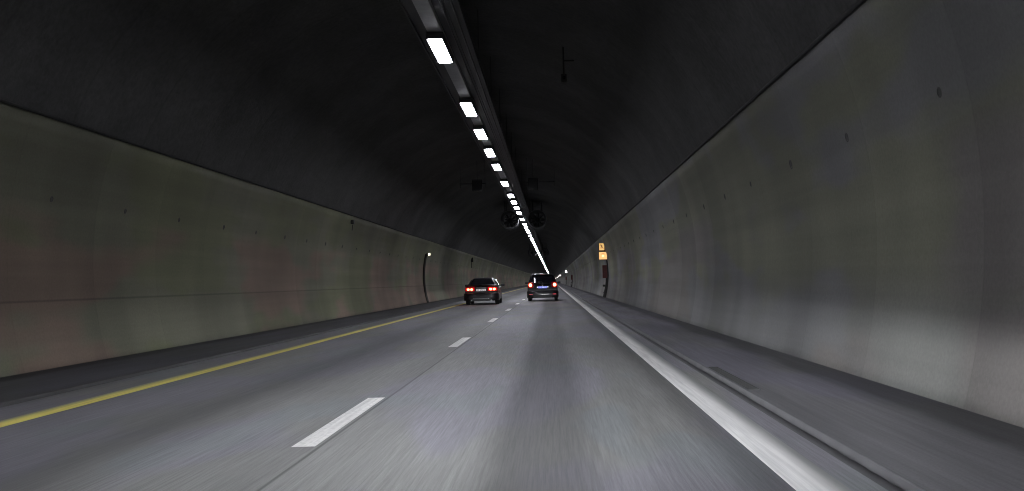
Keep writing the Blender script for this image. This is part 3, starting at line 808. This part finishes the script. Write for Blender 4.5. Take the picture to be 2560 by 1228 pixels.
T_m = [(.03, 1.02), (.08, 1.12), (.22, 1.42), (.34, 1.56), (.5, 1.605), (1.0, 1.635), (1.6, 1.645), (2.2, 1.62), (2.6, 1.54), (3.0, 1.38), (3.6, 1.08), (3.8, .99)]
wb_m = lambda y: .86
obj('roof', cabin_mesh(T_m, wb_m, 1.0, .30, .03, 3.8, 90, lambda y, s: .12 * abs(s) ** 3.5 * max(0, 1 - y / .8)), M['paint_black'], MV)
def rwm(u, v):
    z = 1.10 + v * .42; y = float(np.interp(z, [1.02, 1.12, 1.42, 1.56], [.03, .08, .22, .34])); W = .86 - (z - 1.0) * .30
    x = u * (W - .10)
    return (x, y - .022 + .12 * abs(x / .86) ** 3.5, z)
obj('rear_window', patch(rwm, np.linspace(-1, 1, 17), np.linspace(0, 1, 9)), M['glass'], MV, True)
obj('spoiler', slab([(-.56, 1.60), (.56, 1.60), (.60, 1.565), (-.60, 1.565)], .20, .46), M['paint_black'], MV)
obj('brake_light_strip', bx(-.15, .15, .192, .199, 1.572, 1.590), M['lens_dim'], MV)
def wsm(u, v):
    y = 2.62 + v * 1.0; t = tf(T_m, y); W = .86 - (t - 1.0) * .30
    return (u * (W - .06), y + .006, t + .016)
obj('windscreen', patch(wsm, np.linspace(-1, 1, 15), np.linspace(0, 1, 9)), M['glass'], MV, True)
for s in (-1, 1):
    for ya, yb in ((.42, 1.0), (1.08, 1.95), (2.03, 2.95)):
        def sw(u, v, ya=ya, yb=yb, s=s):
            y = ya + u * (yb - ya); z1 = min(1.50, tf(T_m, y) - .09); z0 = 1.06; z = z0 + v * max(z1 - z0, .02)
            return (s * (.86 - (z - 1.0) * .285 + .026), y, z)
        obj('side_window', patch(sw, np.linspace(0, 1, 10), np.linspace(0, 1, 6)), M['glass'], MV, True)
    for yy in (1.35, 2.3):
        obj('door_handle', bx(min(s * .915, s * .94), max(s * .915, s * .94), yy, yy + .17, .86, .885, .006), M['paint_black'], MV)
    mirror(MV, .90, 2.85, 1.08, s)
    xr = .63
    obj('roof_rail', tube(bmesh.new(), [(s * xr, .45, 1.60), (s * xr, .55, 1.665), (s * xr, 1.4, 1.685), (s * xr, 2.2, 1.675), (s * xr, 2.35, 1.62)], .016, 8), M['chrome'], MV, True)
    # tail light cluster: tall lens with a lit round lamp and a clear round one inboard
    def tl(u, v, s=s):
        z = .80 + v * .34; x = .50 + u * (.37 - .03 * v)
        if u < .3: z = .97 + (z - .97) * (.55 + 1.5 * u)
        return (s * x, .12 * (x / .88) ** 3.5 - .014, z)
    bm = patch(tl, np.linspace(0, 1, 12), np.linspace(0, 1, 7)); bmesh.ops.solidify(bm, geom=bm.faces, thickness=.02)
    tlt = obj('tail_light', bm, M['lens_dim'], MV, True)
    yy = .12 * (.715 / .88) ** 3.5 - .030
    bm = bmesh.new(); lathe_y(bm, [(.100, yy - .004), (.135, yy - .006), (.140, yy + .010), (.100, yy + .010)], 28, s * .715, .965, True); obj('lens_ring', bm, M['lens_red'], tlt, True)
    bm = bmesh.new(); lathe_y(bm, [(0, yy - .022), (.06, yy - .018), (.088, yy - .005), (.10, yy + .012)], 24, s * .715, .965)
    bmesh.ops.remove_doubles(bm, verts=bm.verts, dist=1e-5); obj('lamp', bm, M['lamp_hot'], tlt, True)
    obj('bulb', disc(s * .715, .965, .060, yy - .028, yy - .023, 20), M['lamp_hot2'], tlt)
    bm = bmesh.new(); lathe_y(bm, [(.035, -.020), (.060, -.026), (.066, -.008), (.035, -.006)], 22, s * .535, .955, True); obj('reversing_lens', bm, M['clear_lens'], tlt, True)
    obj('reflector', bx(min(s * .60, s * .80), max(s * .60, s * .80), -.075, -.060, .395, .430, .005), M['reflector'] if s > 0 else M['reflector_dim'], MV)
    wheel(MV, s * .79, .88, .32, .21); wheel(MV, s * .79, 3.55, .32, .21)
    obj('headlight', bx(min(s * .50, s * .76), max(s * .50, s * .76), 4.22, 4.27, .66, .78, .01), M['head'], MV)
bpm = [(.0, .23), (.8, .20), (1.0, .28), (1.03, .40), (1.0, .56), (.75, .62), (.0, .63)]
obj('bumper', sweep_bumper(.885, -.0, .065, bpm, back=.45), M['paint_black'], MV, True)
obj('bumper_insert', slab([(-.58, .205), (.58, .205), (.54, .31), (-.54, .31)], -.085, -.04), M['trim'], MV)
obj('plate_recess', bx(-.36, .36, -.026, -.006, .745, .905, .008), M['trim'], MV)
plate(MV, .52, .115, -.030, .825, M['plate_blue_lit'], 'LH 98632', M['ink_lit'], .115)
for s in (-1, 1): obj('plate_lamp', bx(s * .315 - .016, s * .315 + .016, -.036, -.027, .815, .865, .004), M['plate_lamp'], MV)
bm = bmesh.new(); lathe_y(bm, [(.050, -.024), (.062, -.030), (.062, -.016), (.050, -.016)], 26, 0, .985, True)
for a, b in (((-.035, 1.02), (-.014, .95)), ((-.014, .95), (0, .99)), ((0, .99), (.014, .95)), ((.014, .95), (.035, 1.02))):
    tube(bm, [(a[0], -.024, a[1]), (b[0], -.024, b[1])], .006, 6)
obj('emblem', bm, M['chrome'], MV)
obj('rear_wiper', box(tube(bmesh.new(), [(0, .045, 1.08), (-.05, .075, 1.16), (-.34, .085, 1.19)], .008, 6), -.03, .03, .02, .05, 1.055, 1.095), M['trim'], MV)
obj('underbody', bx(-.62, .62, .35, 4.0, .19, .34), M['trim'], MV)
for x in (-.62, .62): low_beam('headlight_beam', (x, 4.36, .68), 3000, MV)

# ---------------------------------------------------------------- tunnel air
m, N, L, P = mat('tunnel_air'); N.remove(P)
pv = N.new('ShaderNodeVolumePrincipled'); pv.inputs['Color'].default_value = (.93, .94, 1, 1); pv.inputs['Density'].default_value = HAZE
pv.inputs['Anisotropy'].default_value = .80
L.new(pv.outputs[0], N['Material Output'].inputs['Volume'])
if HAZE: tag(obj('haze', bx(-9.2, 4.8, Y0 - 2, Y1 + 2, -1.0, 8.2), m), kind='stuff')
